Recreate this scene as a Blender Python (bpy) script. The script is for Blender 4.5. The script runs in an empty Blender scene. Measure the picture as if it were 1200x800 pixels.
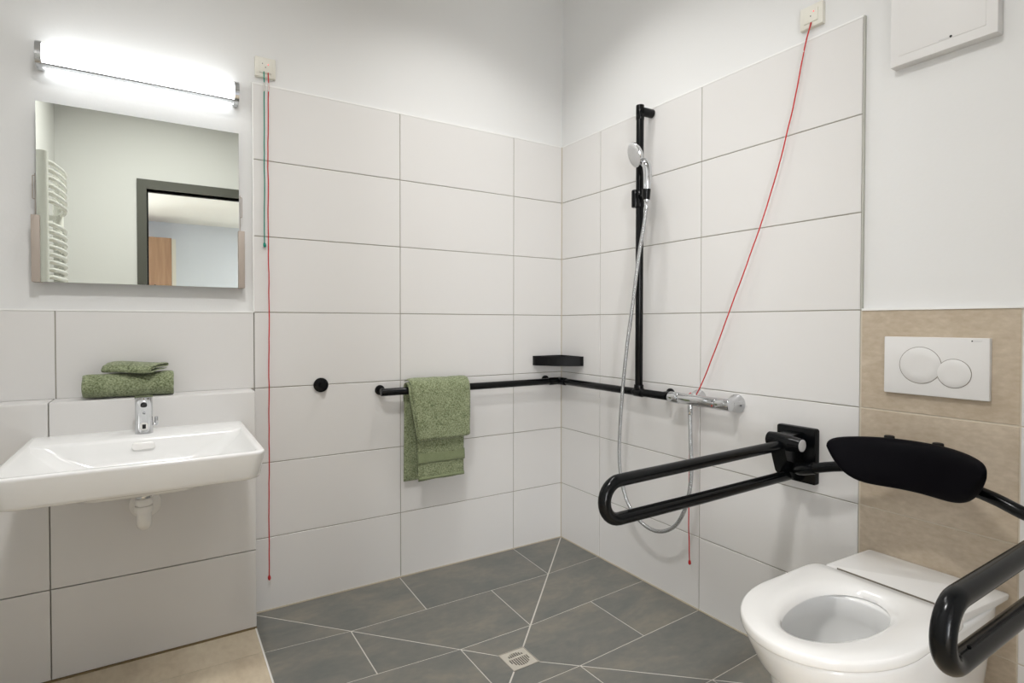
import bpy, bmesh, math, random
from mathutils import Vector, Matrix, noise
random.seed(7)
S = bpy.context.scene
COL = S.collection
# ---------------------------------------------------------------- camera
cam = bpy.data.cameras.new('camera')
co = bpy.data.objects.new('camera', cam); COL.objects.link(co)
R_ = Vector((0.84640651, -0.53253604, 0.0011799)); U_ = Vector((0.00736454, 0.01392046, 0.99987598)); F_ = Vector((0.53248642, 0.84629285, -0.01570425))
m = Matrix((R_, U_, -F_)).transposed().to_4x4(); m.translation = Vector((-1.82546, -2.41015, 1.1508))
co.matrix_world = m
cam.sensor_width = 36; cam.lens = 657.63 / 1200 * 36
cam.shift_x = -0.0008; cam.shift_y = -0.00909
cam.clip_start = 0.02
S.camera = co
# ---------------------------------------------------------------- world, lights, exposure
w = bpy.data.worlds.new('world'); S.world = w; w.use_nodes = True
w.node_tree.nodes['Background'].inputs[0].default_value = (0.8, 0.85, 0.9, 1)
w.node_tree.nodes['Background'].inputs[1].default_value = 0.3
S.view_settings.view_transform = 'Standard'; S.view_settings.look = 'None'
S.view_settings.gamma = 1; S.view_settings.use_curve_mapping = False
S.view_settings.exposure = 0.0
LAMP_STRENGTH = 5.2
CEIL_FILL_W = [(-0.65, -0.65, 5.0, 112), (-1.10, -1.05, 3.0, 135), (-1.75, -1.70, 24.0, 155)]
HALL_FILL_W = 85.0
ADDED_WINDOW_W = 110.0

# ---------------------------------------------------------------- materials
def new_mat(name):
    mt = bpy.data.materials.new(name); mt.use_nodes = True
    nt = mt.node_tree; b = nt.nodes['Principled BSDF']
    return mt, nt, b
def plain(name, col, rough=.5, metal=0, bump=0, bscale=200, coat=0, spec=.5):
    mt, nt, b = new_mat(name)
    b.inputs['Base Color'].default_value = (*col, 1); b.inputs['Roughness'].default_value = rough
    b.inputs['Metallic'].default_value = metal; b.inputs['Coat Weight'].default_value = coat
    b.inputs['Specular IOR Level'].default_value = spec
    if bump:
        tc = nt.nodes.new('ShaderNodeTexCoord'); n = nt.nodes.new('ShaderNodeTexNoise'); n.inputs['Scale'].default_value = bscale
        bp = nt.nodes.new('ShaderNodeBump'); bp.inputs['Strength'].default_value = bump; bp.inputs['Distance'].default_value = .002
        nt.links.new(tc.outputs['Object'], n.inputs['Vector']); nt.links.new(n.outputs['Fac'], bp.inputs['Height'])
        nt.links.new(bp.outputs['Normal'], b.inputs['Normal'])
    return mt
def cloudy(name, c1, c2, c3, scale=(2, 2, 2), rough=.5, bump=.1, fine=0.25, rnd=True, lo=.35, hi=.65):
    mt, nt, b = new_mat(name)
    N = nt.nodes.new; L = nt.links.new
    tc = N('ShaderNodeTexCoord'); mp = N('ShaderNodeMapping'); mp.inputs['Scale'].default_value = scale
    L(tc.outputs['Object'], mp.inputs['Vector'])
    vec = mp.outputs['Vector']
    if rnd:
        oi = N('ShaderNodeObjectInfo'); mu = N('ShaderNodeMath'); mu.operation = 'MULTIPLY'; mu.inputs[1].default_value = 37
        L(oi.outputs['Random'], mu.inputs[0]); va = N('ShaderNodeVectorMath'); L(vec, va.inputs[0]); L(mu.outputs[0], va.inputs[1]); vec = va.outputs[0]
    n1 = N('ShaderNodeTexNoise'); n1.inputs['Scale'].default_value = 1; n1.inputs['Detail'].default_value = 6; n1.inputs['Roughness'].default_value = .6; n1.inputs['Distortion'].default_value = .6
    L(vec, n1.inputs['Vector'])
    n2 = N('ShaderNodeTexNoise'); n2.inputs['Scale'].default_value = 9; n2.inputs['Detail'].default_value = 5
    L(vec, n2.inputs['Vector'])
    mx = N('ShaderNodeMath'); mx.operation = 'MULTIPLY_ADD'; mx.inputs[1].default_value = fine; L(n2.outputs['Fac'], mx.inputs[0])
    m1 = N('ShaderNodeMath'); m1.operation = 'MULTIPLY'; m1.inputs[1].default_value = 1 - fine; L(n1.outputs['Fac'], m1.inputs[0]); L(m1.outputs[0], mx.inputs[2])
    cr = N('ShaderNodeValToRGB'); e = cr.color_ramp.elements
    e[0].position = lo; e[0].color = (*c1, 1); e[1].position = hi; e[1].color = (*c3, 1)
    q = cr.color_ramp.elements.new((lo + hi) / 2); q.color = (*c2, 1)
    L(mx.outputs[0], cr.inputs['Fac']); L(cr.outputs['Color'], b.inputs['Base Color'])
    b.inputs['Roughness'].default_value = rough
    bp = N('ShaderNodeBump'); bp.inputs['Strength'].default_value = bump; bp.inputs['Distance'].default_value = .002
    L(mx.outputs[0], bp.inputs['Height']); L(bp.outputs['Normal'], b.inputs['Normal'])
    return mt
def terry(name, c1, c2, sc=190, rib=False):
    mt, nt, b = new_mat(name); N = nt.nodes.new; L = nt.links.new
    tc = N('ShaderNodeTexCoord')
    n = N('ShaderNodeTexNoise'); n.inputs['Scale'].default_value = sc; n.inputs['Detail'].default_value = 3
    n2 = N('ShaderNodeTexNoise'); n2.inputs['Scale'].default_value = 28; n2.inputs['Detail'].default_value = 4
    L(tc.outputs['Object'], n.inputs['Vector']); L(tc.outputs['Object'], n2.inputs['Vector'])
    ad = N('ShaderNodeMath'); ad.operation = 'MULTIPLY_ADD'; ad.inputs[1].default_value = .8; L(n.outputs['Fac'], ad.inputs[0])
    m2 = N('ShaderNodeMath'); m2.operation = 'MULTIPLY'; m2.inputs[1].default_value = .2; L(n2.outputs['Fac'], m2.inputs[0]); L(m2.outputs[0], ad.inputs[2])
    cr = N('ShaderNodeValToRGB'); e = cr.color_ramp.elements; e[0].position = .36; e[1].position = .64; e[0].color = (*c1, 1); e[1].color = (*c2, 1)
    L(ad.outputs[0], cr.inputs['Fac']); L(cr.outputs['Color'], b.inputs['Base Color'])
    bp = N('ShaderNodeBump'); bp.inputs['Strength'].default_value = .35 if rib else .9; bp.inputs['Distance'].default_value = .003
    L(ad.outputs[0], bp.inputs['Height']); L(bp.outputs['Normal'], b.inputs['Normal'])
    b.inputs['Roughness'].default_value = .95; b.inputs['Sheen Weight'].default_value = .25; b.inputs['Specular IOR Level'].default_value = .1
    return mt
def woodmat(name, c1, c2):
    mt, nt, b = new_mat(name); N = nt.nodes.new; L = nt.links.new
    tc = N('ShaderNodeTexCoord'); mp = N('ShaderNodeMapping'); mp.inputs['Scale'].default_value = (14, 14, 1.2); L(tc.outputs['Object'], mp.inputs['Vector'])
    n = N('ShaderNodeTexNoise'); n.inputs['Scale'].default_value = 1.5; n.inputs['Detail'].default_value = 6; L(mp.outputs[0], n.inputs['Vector'])
    cr = N('ShaderNodeValToRGB'); e = cr.color_ramp.elements; e[0].position = .3; e[1].position = .7; e[0].color = (*c1, 1); e[1].color = (*c2, 1)
    L(n.outputs['Fac'], cr.inputs['Fac']); L(cr.outputs['Color'], b.inputs['Base Color']); b.inputs['Roughness'].default_value = .5
    return mt
def emis(name, col, st):
    mt, nt, b = new_mat(name); b.inputs['Base Color'].default_value = (*col, 1)
    b.inputs['Emission Color'].default_value = (*col, 1); b.inputs['Emission Strength'].default_value = st
    return mt
M = {}
M['plaster'] = plain('plaster', (.77, .77, .76), .9, bump=.12, bscale=90, spec=.2)
M['ceil'] = plain('ceiling_paint', (.8, .8, .79), .9, spec=.2)
M['tile'] = plain('white_tile', (.725, .712, .695), .32, bump=.03, bscale=14, spec=.4)
M['grout'] = plain('wall_grout', (.34, .32, .27), .9)
M['caulk'] = plain('white_caulk', (.85, .85, .83), .5)
M['silicone'] = plain('beige_silicone', (.50, .44, .33), .5)
M['silicone_dark'] = plain('brown_silicone', (.22, .16, .08), .6)
M['edge'] = plain('tile_edge_strip', (.5, .5, .45), .5)
M['tan'] = cloudy('tan_tile', (.46, .375, .275), (.52, .435, .33), (.60, .51, .40), (5, 5, 9), .5, .08, .5)
M['beige_floor'] = cloudy('beige_floor_tile', (.52, .43, .31), (.61, .52, .39), (.68, .60, .46), (6, 3, 3), .45, .05, .3)
M['grey_floor'] = cloudy('grey_floor_tile', (.135, .14, .13), (.172, .168, .15), (.225, .208, .172), (3.2, 5.5, 3), .5, .06, .22)
M['floor_grout'] = plain('pale_floor_grout', (.62, .59, .54), .9)
M['tan_grout'] = plain('tan_grout', (.62, .56, .46), .9)
M['ceramic'] = plain('white_ceramic', (.84, .84, .83), .14)
M['seat'] = plain('white_seat_plastic', (.83, .82, .80), .16)
M['white_pl'] = plain('white_plastic', (.74, .73, .70), .35)
M['plate_pl'] = plain('flush_plate_plastic', (.74, .73, .715), .5)
M['cream_pl'] = plain('cream_plastic', (.72, .70, .62), .4)
M['groove'] = plain('groove_shadow_gap', (.20, .175, .14), .8)
M['black'] = plain('black_nylon', (.003, .0035, .004), .2, spec=.22)
M['black_matt'] = plain('black_matt', (.003, .003, .0035), .5, spec=.2)
M['pad'] = plain('black_foam_pad', (.0025, .0022, .0035), .6, spec=.06)
M['chrome'] = plain('chrome', (.62, .63, .645), .07, 1)
M['steel'] = plain('brushed_steel', (.62, .58, .52), .4, 1)
M['steel_plate'] = plain('drain_plate', (.70, .66, .58), .45, .6)
M['silver'] = plain('silver_plastic', (.60, .60, .60), .35, .3)
M['hose'] = plain('metal_hose', (.50, .51, .52), .25, 1, bump=.6, bscale=900)
M['champ'] = plain('champagne_metal', (.44, .38, .33), .5, .3)
M['mirror'] = plain('mirror_glass', (.80, .83, .77), .0, 1)
M['mirror_edge'] = plain('mirror_edge', (.75, .77, .76), .2, .6)
M['radiator'] = plain('radiator_enamel', (.82, .82, .77), .25)
M['dark_frame'] = plain('dark_grey_frame', (.095, .095, .08), .5)
M['red'] = plain('red_cord', (.52, .02, .02), .6)
M['green'] = plain('green_cord', (.0, .22, .15), .6)
M['bead'] = plain('clear_bead', (.7, .68, .64), .2)
M['black_ink'] = plain('black_ink', (.01, .01, .01), .6)
M['white_disc'] = plain('shower_face_plastic', (.62, .62, .62), .35)
M['drain_pl'] = plain('drain_plastic', (.86, .85, .82), .35)
M['terry'] = terry('green_terry', (.115, .14, .066), (.345, .385, .24))
M['weave'] = terry('green_woven_border', (.18, .215, .115), (.255, .29, .165), 500, True)
M['wood'] = woodmat('wardrobe_wood', (.30, .17, .10), (.42, .26, .16))
M['lampglow'] = emis('lamp_diffuser', (.95, .98, 1), LAMP_STRENGTH)
M['ledred'] = emis('red_led', (1, .03, .03), 1.5)
M['water'] = plain('toilet_water', (.42, .43, .42), .03)
M['hallwall'] = plain('hall_paint', (.66, .69, .75), .9)

# ---------------------------------------------------------------- helpers
def obj(name, bm, mt, parent=None, smooth=True, angle=40):
    me = bpy.data.meshes.new(name)
    bmesh.ops.recalc_face_normals(bm, faces=bm.faces)
    bm.to_mesh(me); bm.free()
    if mt: me.materials.append(mt)
    if smooth:
        for p in me.polygons: p.use_smooth = True
        try: me.set_sharp_from_angle(angle=math.radians(angle))
        except Exception: pass
    o = bpy.data.objects.new(name, me); COL.objects.link(o)
    if parent is not None:
        root = parent
        off = Vector((0, 0, 0))
        while root is not None:
            off += root.location; root = root.parent
        me.transform(Matrix.Translation(-off)); o.parent = parent
    return o
def thing(name, label, cat, loc, group=None):
    o = bpy.data.objects.new(name, None); COL.objects.link(o); o.empty_display_size = .05
    o.location = loc; o['label'] = label; o['category'] = cat
    if group: o['group'] = group
    return o
def struct(name, bm, mt, parent=None, smooth=False):
    o = obj(name, bm, mt, parent, smooth)
    if parent is None: o['kind'] = 'structure'
    return o
def box(bm, x0, x1, y0, y1, z0, z1, bev=0):
    r = bmesh.ops.create_cube(bm, size=1)
    vs = r['verts']
    for v in vs:
        v.co = Vector((x0 + (v.co.x + .5) * (x1 - x0), y0 + (v.co.y + .5) * (y1 - y0), z0 + (v.co.z + .5) * (z1 - z0)))
    if bev:
        es = list({e for v in vs for e in v.link_edges})
        bmesh.ops.bevel(bm, geom=es, offset=bev, segments=3, affect='EDGES', profile=.5)
    return bm
def B(*a, **k): return box(bmesh.new(), *a, **k)
def frame_of(t):
    t = t.normalized(); up = Vector((0, 0, 1)) if abs(t.z) < .95 else Vector((1, 0, 0))
    a = t.cross(up).normalized(); return a, a.cross(t).normalized()
def tube(bm, pts, r, n=16, cap=True, round_end=False):
    pts = [Vector(p) for p in pts]
    rs = r if isinstance(r, (list, tuple)) else [r] * len(pts)
    rings = []; a = None
    for i, p in enumerate(pts):
        t = (pts[min(i + 1, len(pts) - 1)] - pts[max(i - 1, 0)])
        if a is None: a, b = frame_of(t)
        else:
            t = t.normalized(); a = (a - t * a.dot(t)).normalized(); b = a.cross(t).normalized()
        rings.append([bm.verts.new(p + (a * math.cos(2 * math.pi * k / n) + b * math.sin(2 * math.pi * k / n)) * rs[i]) for k in range(n)])
    for i in range(len(rings) - 1):
        for k in range(n):
            bm.faces.new((rings[i][k], rings[i][(k + 1) % n], rings[i + 1][(k + 1) % n], rings[i + 1][k]))
    if cap:
        bm.faces.new(rings[0][::-1]); bm.faces.new(rings[-1])
    return bm
def T(pts, r, n=16): return tube(bmesh.new(), pts, r, n)
def bend(pts, rad, seg=8):
    """polyline with rounded corners"""
    pts = [Vector(p) for p in pts]; out = [pts[0]]
    for i in range(1, len(pts) - 1):
        p = pts[i]; d0 = (pts[i - 1] - p); d1 = (pts[i + 1] - p)
        rr = min(rad, d0.length * .499, d1.length * .499)
        a = p + d0.normalized() * rr; b = p + d1.normalized() * rr
        for k in range(seg + 1):
            t = k / seg; out.append(a * (1 - t) ** 2 + p * 2 * t * (1 - t) + b * t * t)
    out.append(pts[-1]); return out
def spline(pts, n=8):
    P = [Vector(p) for p in pts]; P = [P[0] * 2 - P[1]] + P + [P[-1] * 2 - P[-2]]; out = []
    for i in range(1, len(P) - 2):
        for k in range(n):
            t = k / n; a, b, c, d = P[i - 1], P[i], P[i + 1], P[i + 2]
            out.append(.5 * ((2 * b) + (c - a) * t + (2 * a - 5 * b + 4 * c - d) * t * t + (3 * b - a - 3 * c + d) * t ** 3))
    out.append(P[-2]); return out
def capped(p0, p1, r, e=.003, n=24):
    """cylinder with softened rims"""
    p0 = Vector(p0); p1 = Vector(p1); d = (p1 - p0).normalized()
    return [p0, p0 + d * e * .3, p0 + d * e, p1 - d * e, p1 - d * e * .3, p1], [r - e, r - e * .3, r, r, r - e * .3, r - e]
def cyl(bm, p0, p1, r, e=.003, n=24):
    a, b = capped(p0, p1, r, e); return tube(bm, a, b, n)
def loft(bm, rings, cap0=True, cap1=True):
    V = [[bm.verts.new(p) for p in r] for r in rings]; n = len(V[0])
    for i in range(len(V) - 1):
        for k in range(n):
            bm.faces.new((V[i][k], V[i][(k + 1) % n], V[i + 1][(k + 1) % n], V[i + 1][k]))
    if cap0: bm.faces.new(V[0][::-1])
    if cap1: bm.faces.new(V[-1])
    return bm
def rrect(x0, x1, y0, y1, r, seg=8):
    """rounded rectangle outline; r one value or (x0y0, x1y0, x1y1, x0y1)"""
    rr = r if isinstance(r, tuple) else (r,) * 4
    out = []
    for (cx, cy, q, a0) in ((x0, y0, rr[0], 180), (x1, y0, rr[1], 270), (x1, y1, rr[2], 0), (x0, y1, rr[3], 90)):
        sx = 1 if cx == x0 else -1; sy = 1 if cy == y0 else -1
        for k in range(seg + 1):
            a = math.radians(a0 + 90 * k / seg)
            out.append((cx + sx * q + q * math.cos(a), cy + sy * q + q * math.sin(a)))
    return out
def soft_plate(bm, a0, a1, b0, b1, d0, d1, r, bev, put):
    """rounded slab; put(a, b, d) maps to world; d0 = back, d1 = front"""
    rg = []
    for (i, d) in ((0, d0), (0, d1 - (bev if d1 > d0 else -bev)), (bev * .3, d1 - (bev if d1 > d0 else -bev) * .3), (bev, d1)):
        rg.append([put(a, b, d) for a, b in rrect(a0 + i, a1 - i, b0 + i, b1 - i, max(r - i, .0005), 5)])
    return loft(bm, rg)
onW0 = lambda a, b, d: Vector((a, -d, b))      # wall y = 0, d outwards
onW1 = lambda a, b, d: Vector((-d, a, b))      # wall x = 0

# ---------------------------------------------------------------- the room shell
XL, YF, ZC = -2.445, -2.75, 3.0        # left wall, front (door) wall, ceiling
P = .012                               # plaster lies this far behind the tile face
wb = struct('wall_back', B(XL - .1, .15, P, .15, -.1, ZC), M['plaster'])
wr = struct('wall_right', B(P, .15, YF - .1, P, -.1, ZC), M['plaster'])
wl = struct('wall_left', B(XL - .1, XL, YF - .1, P, -.1, ZC), M['plaster'])
ce = struct('ceiling', B(XL - .1, .15, YF - .1, .15, ZC, ZC + .1), M['ceil'])
DX0, DX1, DZ = -1.915, -0.93, 2.168    # door opening
bm = bmesh.new()
box(bm, XL - .1, DX0, YF - .12, YF, -.1, ZC); box(bm, DX1, .15, YF - .12, YF, -.1, ZC); box(bm, DX0, DX1, YF - .12, YF, DZ, ZC)
wf = struct('wall_front', bm, M['plaster'])
bm = bmesh.new()
box(bm, DX0 - .05, DX0 + .012, YF - .135, YF + .012, 0, DZ + .07); box(bm, DX1 - .012, DX1 + .05, YF - .135, YF + .012, 0, DZ + .07)
box(bm, DX0 + .012, DX1 - .012, YF - .135, YF + .012, DZ, DZ + .07)
d1 = struct('door_1', bm, M['dark_frame'])
bm = bmesh.new(); box(bm, DX0 + .012, DX0 + .022, YF - .08, YF - .05, 0, DZ); box(bm, DX0 + .012, DX1 - .012, YF - .08, YF - .05, DZ - .012, DZ)
obj('door_seal', bm, M['black_matt'], d1, False)

# tiles
G = .0017
def wall_tile(name, put, a0, a1, b0, b1, parent, mt, d1_=0.0, t=.009):
    bm = bmesh.new(); a0 += G; a1 -= G; b0 += G; b1 -= G; e = .0012
    r0 = [put(a, b, d1_ - t) for a, b in ((a0, b0), (a1, b0), (a1, b1), (a0, b1))]
    r1 = [put(a, b, d1_ - e) for a, b in ((a0, b0), (a1, b0), (a1, b1), (a0, b1))]
    r2 = [put(a, b, d1_) for a, b in ((a0 + e, b0 + e), (a1 - e, b0 + e), (a1 - e, b1 - e), (a0 + e, b1 - e))]
    loft(bm, [r0, r1, r2]); return obj(name, bm, mt, parent, False)
H = [0, .2932, .5932, .8932, 1.1932, 1.4932, 1.7932, 2.0895]
CX = [0, -.3035, -.9077, -1.5115]
# shower corner, back wall
obj('grout_bed', B(CX[3] + .001, 0, .0025, P + .002, 0, H[7] - .001), M['grout'], wb, False)
for i in range(3):
    for j in range(7): wall_tile('tile', onW0, CX[i + 1], CX[i], H[j], H[j + 1], wb, M['tile'])
CY = [0, -.3095, -.9140, -1.5175]
obj('grout_bed', B(.0025, P + .002, CY[3] + .001, 0, 0, H[7] - .001), M['grout'], wr, False)
for i in range(3):
    for j in range(7): wall_tile('tile', onW1, CY[i + 1], CY[i], H[j], H[j + 1], wr, M['tile'])
# tan field behind the toilet and white tiles beyond it
TY0, TY1 = -1.9, -1.5195
obj('grout_bed', B(.0035, P + .002, YF, CY[3] + .001, 0, H[4] - .001), M['tan_grout'], wr, False)
for j in range(4): wall_tile('tan_tile', onW1, TY0, TY1, H[j], H[j + 1], wr, M['tan'], d1_=-.002)
for (a, b) in ((-2.5, -1.9), (YF, -2.5)):
    for j in range(4): wall_tile('tile', onW1, a, b, H[j], H[j + 1], wr, M['tile'], d1_=-.001)
# back wall row above the half height wall
obj('grout_bed', B(XL, CX[3] - .001, .0025, P + .002, H[3] - .002, H[4] - .001), M['grout'], wb, False)
wall_tile('tile', onW0, -2.1225, CX[3], H[3], H[4], wb, M['tile'], d1_=-.0005)
wall_tile('tile', onW0, XL, -2.1225, H[3], H[4], wb, M['tile'], d1_=-.0005)
# half height wall behind the basin
PY, PX, PH = -.116, -1.5235, .8955
ws = struct('wall_sink', B(XL, PX - .009, PY + .009, P, -.05, PH - .009), M['grout'])
onP = lambda a, b, d: Vector((a, PY - d, b))
PHs = [0.004, .2965, .5965, PH - .001]
for j in range(3):
    wall_tile('tile', onP, -2.1275, PX, PHs[j], PHs[j + 1], ws, M['tile']); wall_tile('tile', onP, XL, -2.1275, PHs[j], PHs[j + 1], ws, M['tile'])
onL = lambda a, b, d: Vector((a, b, PH + d))
wall_tile('ledge_tile', onL, -2.1275, PX, PY, .001, ws, M['tile']); wall_tile('ledge_tile', onL, XL, -2.1275, PY, .001, ws, M['tile'])
onS = lambda a, b, d: Vector((PX + d, a, b))
for j in range(3): wall_tile('side_tile', onS, PY, 0.001, PHs[j], PHs[j + 1], ws, M['tile'])

# trims: caulk lines and silicone joints
def trim(n, bm, mt): return struct('trim_%d' % n, bm, mt)
bm = bmesh.new(); box(bm, CX[3], 0, -.0006, P, H[7] - .0022, H[7] + .0035); box(bm, -.0006, P, CY[3], 0, H[7] - .0022, H[7] + .0035)
trim(1, bm, M['caulk'])
bm = bmesh.new(); box(bm, CX[3] - .003, CX[3] + .0022, -.0004, P, H[4], H[7] + .002); trim(2, bm, M['caulk'])
bm = bmesh.new(); box(bm, .001, P, CY[3] - .0035, CY[3], H[4], H[7] + .002); trim(3, bm, M['edge'])
bm = bmesh.new(); box(bm, -.001, P, YF, CY[3] - .004, H[4] - .0022, H[4] + .0045); trim(4, bm, M['caulk'])
bm = bmesh.new(); box(bm, XL, CX[3] - .002, -.0012, P, H[4] - .0022, H[4] + .0035); trim(5, bm, M['caulk'])
bm = bmesh.new(); box(bm, CX[3], 0, -.004, .002, -.002, .004); box(bm, -.004, .002, -1.525, 0, -.002, .004); trim(6, bm, M['silicone'])
bm = bmesh.new(); box(bm, XL, PX, PY - .003, PY + .004, -.002, .0045); trim(7, bm, M['silicone_dark'])
bm = bmesh.new(); box(bm, -.003, .003, -.003, .003, 0, H[7]); trim(8, bm, M['silicone'])

# ---------------------------------------------------------------- floor
SX, SY = -1.525, -1.525; DC = (-.7625, -.7625); DEP = .033
def fz(x, y):
    return -DEP * max(0, 1 - max(abs(x - DC[0]), abs(y - DC[1])) / .7625)
fl = struct('floor', B(XL - .1, .1, YF - .3, .1, -.12, -.06), M['tan_grout'])
# mortar under the beige part, and a sloped grout bed in the shower
bm = bmesh.new(); box(bm, XL, SX, YF - .12, PY + .01, -.06, -.0012); box(bm, SX, 0.005, YF - .12, SY, -.06, -.0012)
obj('grout_bed', bm, M['tan_grout'], fl, False)
bm = bmesh.new()
cs = [(SX, SY), (.002, SY), (.002, .002), (SX, .002)]
bv = [bm.verts.new((x, y, -.0012)) for x, y in cs]; hd = .05
iv = [bm.verts.new((DC[0] + sx * hd, DC[1] + sy * hd, fz(DC[0] + hd, DC[1]) - .0012)) for sx, sy in ((-1, -1), (1, -1), (1, 1), (-1, 1))]
for k in range(4): bm.faces.new((bv[k], bv[(k + 1) % 4], iv[(k + 1) % 4], iv[k]))
obj('shower_grout_bed', bm, M['floor_grout'], fl, False)
def clip(poly, nx, ny, c):
    """keep nx*x + ny*y <= c"""
    out = []
    for i in range(len(poly)):
        a = poly[i]; b = poly[(i + 1) % len(poly)]
        da = nx * a[0] + ny * a[1] - c; db = nx * b[0] + ny * b[1] - c
        if da <= 0: out.append(a)
        if (da < 0 < db) or (db < 0 < da):
            t = da / (da - db); out.append((a[0] + (b[0] - a[0]) * t, a[1] + (b[1] - a[1]) * t))
    return out
def floor_tile(poly, mt, zf, name='tile'):
    if len(poly) < 3: return
    ar = abs(sum(poly[i][0] * poly[(i + 1) % len(poly)][1] - poly[(i + 1) % len(poly)][0] * poly[i][1] for i in range(len(poly)))) / 2
    if ar < 1e-4: return
    bm = bmesh.new()
    loft(bm, [[Vector((x, y, zf(x, y) - .007)) for x, y in poly], [Vector((x, y, zf(x, y))) for x, y in poly]])
    obj(name, bm, mt, fl, False)
g = .0022; gd = .0030; q2 = 2 ** .5 / 2
rows = [0, -.3035, -.609, -.9145, -1.22, -1.525]
cols = {0: [0, -.305, -.914, SX], 1: [0, -.609, -1.222, SX], 2: [0, -.305, -.914, SX], 3: [0, -.609, -1.222, SX], 4: [0, -.305, -.914, SX]}
for j in range(5):
    for i in range(3):
        x1, x0 = cols[j][i] - g, cols[j][i + 1] + g; y1, y0 = rows[j] - g, rows[j + 1] + g
        base = [(x0, y0), (x1, y0), (x1, y1), (x0, y1)]
        for k, (ax, ay) in enumerate(((1, 0), (0, 1), (-1, 0), (0, -1))):
            # triangle whose outer side faces (ax, ay): |other| <= along
            px, py = -ay, ax
            c1 = (px - ax) * q2, (py - ay) * q2; c2 = (-px - ax) * q2, (-py - ay) * q2
            pl = clip(base, *c1, c1[0] * DC[0] + c1[1] * DC[1] - gd); pl = clip(pl, *c2, c2[0] * DC[0] + c2[1] * DC[1] - gd)
            pl = clip(pl, -ax, -ay, -(ax * DC[0] + ay * DC[1]) - .0535)
            floor_tile(pl, M['grey_floor'], fz, 'shower_tile')
zf0 = lambda x, y: 0
brows = [PY - .002, -.298, -.601, -.904, -1.207, -1.51, -1.813, -2.116, -2.419, YF]
for j in range(9):
    xs = [SX, -1.83, XL] if j % 2 else [SX, -2.13, XL]
    for i in range(2):
        floor_tile([(xs[i + 1] + g, brows[j + 1] + g), (xs[i] - g - .002, brows[j + 1] + g), (xs[i] - g - .002, brows[j] - g), (xs[i + 1] + g, brows[j] - g)], M['beige_floor'], zf0, 'beige_tile')
for j, (ya, yb) in enumerate(((-1.527, -1.828), (-1.828, -2.131), (-2.131, -2.434), (-2.434, YF))):
    for (xa, xb) in (((SX, -.92), (-.92, -.315), (-.315, 0)) if j % 2 else ((SX, -1.2), (-1.2, -.6), (-.6, 0))):
        floor_tile([(xa + g, yb + g), (xb - g, yb + g), (xb - g, ya - g), (xa + g, ya - g)], M['beige_floor'], zf0, 'beige_tile')
bm = bmesh.new(); box(bm, SX - .004, SX - .0005, SY, PY, -.02, .0012); trim(9, bm, M['caulk'])

# drain
dz = fz(DC[0] + .05, DC[1]) + .0005
dr = thing('floor_drain', 'square metal floor drain with slots in the grey shower floor', 'drain', (DC[0], DC[1], dz))
bm = bmesh.new(); hs = .05; rad = .037
colsx = []; x = -hs; wdt = .0078
n = 0; xs = [-rad + i * wdt for i in range(int(2 * rad / wdt) + 1)]
edges = [-hs]
slots = []
for i in range(9):
    cx = -.0344 + .0086 * i; slots.append((cx - .0026, cx + .0026))
prev = -hs
for (a, b) in slots:
    box(bm, DC[0] + prev, DC[0] + a, DC[1] - hs, DC[1] + hs, dz - .004, dz)
    cxm = (a + b) / 2; e = math.sqrt(max(0, rad ** 2 - cxm ** 2)) + .002
    cb = .012
    for (y0, y1) in ((-hs, -e), (cb - .004, cb + .004), (e, hs)):
        if e > .013 or y0 == -hs or y1 == hs: box(bm, DC[0] + a, DC[0] + b, DC[1] + y0, DC[1] + y1, dz - .004, dz)
    if e <= .013: box(bm, DC[0] + a, DC[0] + b, DC[1] - .013, DC[1] + .013, dz - .004, dz)
    prev = b
box(bm, DC[0] + prev, DC[0] + hs, DC[1] - hs, DC[1] + hs, dz - .004, dz)
obj('slotted_plate', bm, M['steel_plate'], dr, False)
bm = bmesh.new()
for (a, b, c, d) in ((-.0535, .0535, -.0535, -.0505), (-.0535, .0535, .0505, .0535), (-.0535, -.0505, -.0505, .0505), (.0505, .0535, -.0505, .0505)):
    box(bm, DC[0] + a, DC[0] + b, DC[1] + c, DC[1] + d, dz - .006, dz + .0008)
obj('rim', bm, M['steel'], dr, False)
obj('sump', B(DC[0] - .045, DC[0] + .045, DC[1] - .045, DC[1] + .045, dz - .012, dz - .0065), M['black_matt'], dr, False)

# ---------------------------------------------------------------- mirror, lamp
mi = thing('tilting_mirror', 'rectangular frameless mirror with side brackets hung above the basin', 'mirror', (-1.865, P, 1.286))
def ring_xz(x0, x1, z0, z1, y): return [Vector((a, y, b)) for a, b in ((x0, z0), (x1, z0), (x1, z1), (x0, z1))]
obj('glass', B(-2.1625, -1.5655, -.030, -.0285, 1.2855, 1.873), M['mirror'], mi, False)
obj('backing', B(-2.1615, -1.5665, -.0284, -.024, 1.2865, 1.872), M['mirror_edge'], mi, False)
for s, xa, xb in ((-1, -2.1765, -2.1545), (1, -1.5695, -1.5475)):
    obj('side_bracket', B(xa, xb, -.040, P - .001, 1.2845, 1.502, bev=.001), M['champ'], mi)
    xc = (-2.1675, 0, -1.5605)[s + 1]
    obj('pivot_clip', T(bend([(xc, -.02, 1.632), (xc + s * .006, -.02, 1.632), (xc + s * .006, -.02, 1.556), (xc, -.02, 1.556)], .006, 4), .0016, 6), M['champ'], mi)
    obj('guide_rod', T([(xc, -.018, 1.50), (xc, -.018, 1.64)], .0012, 6), M['champ'], mi)

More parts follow.
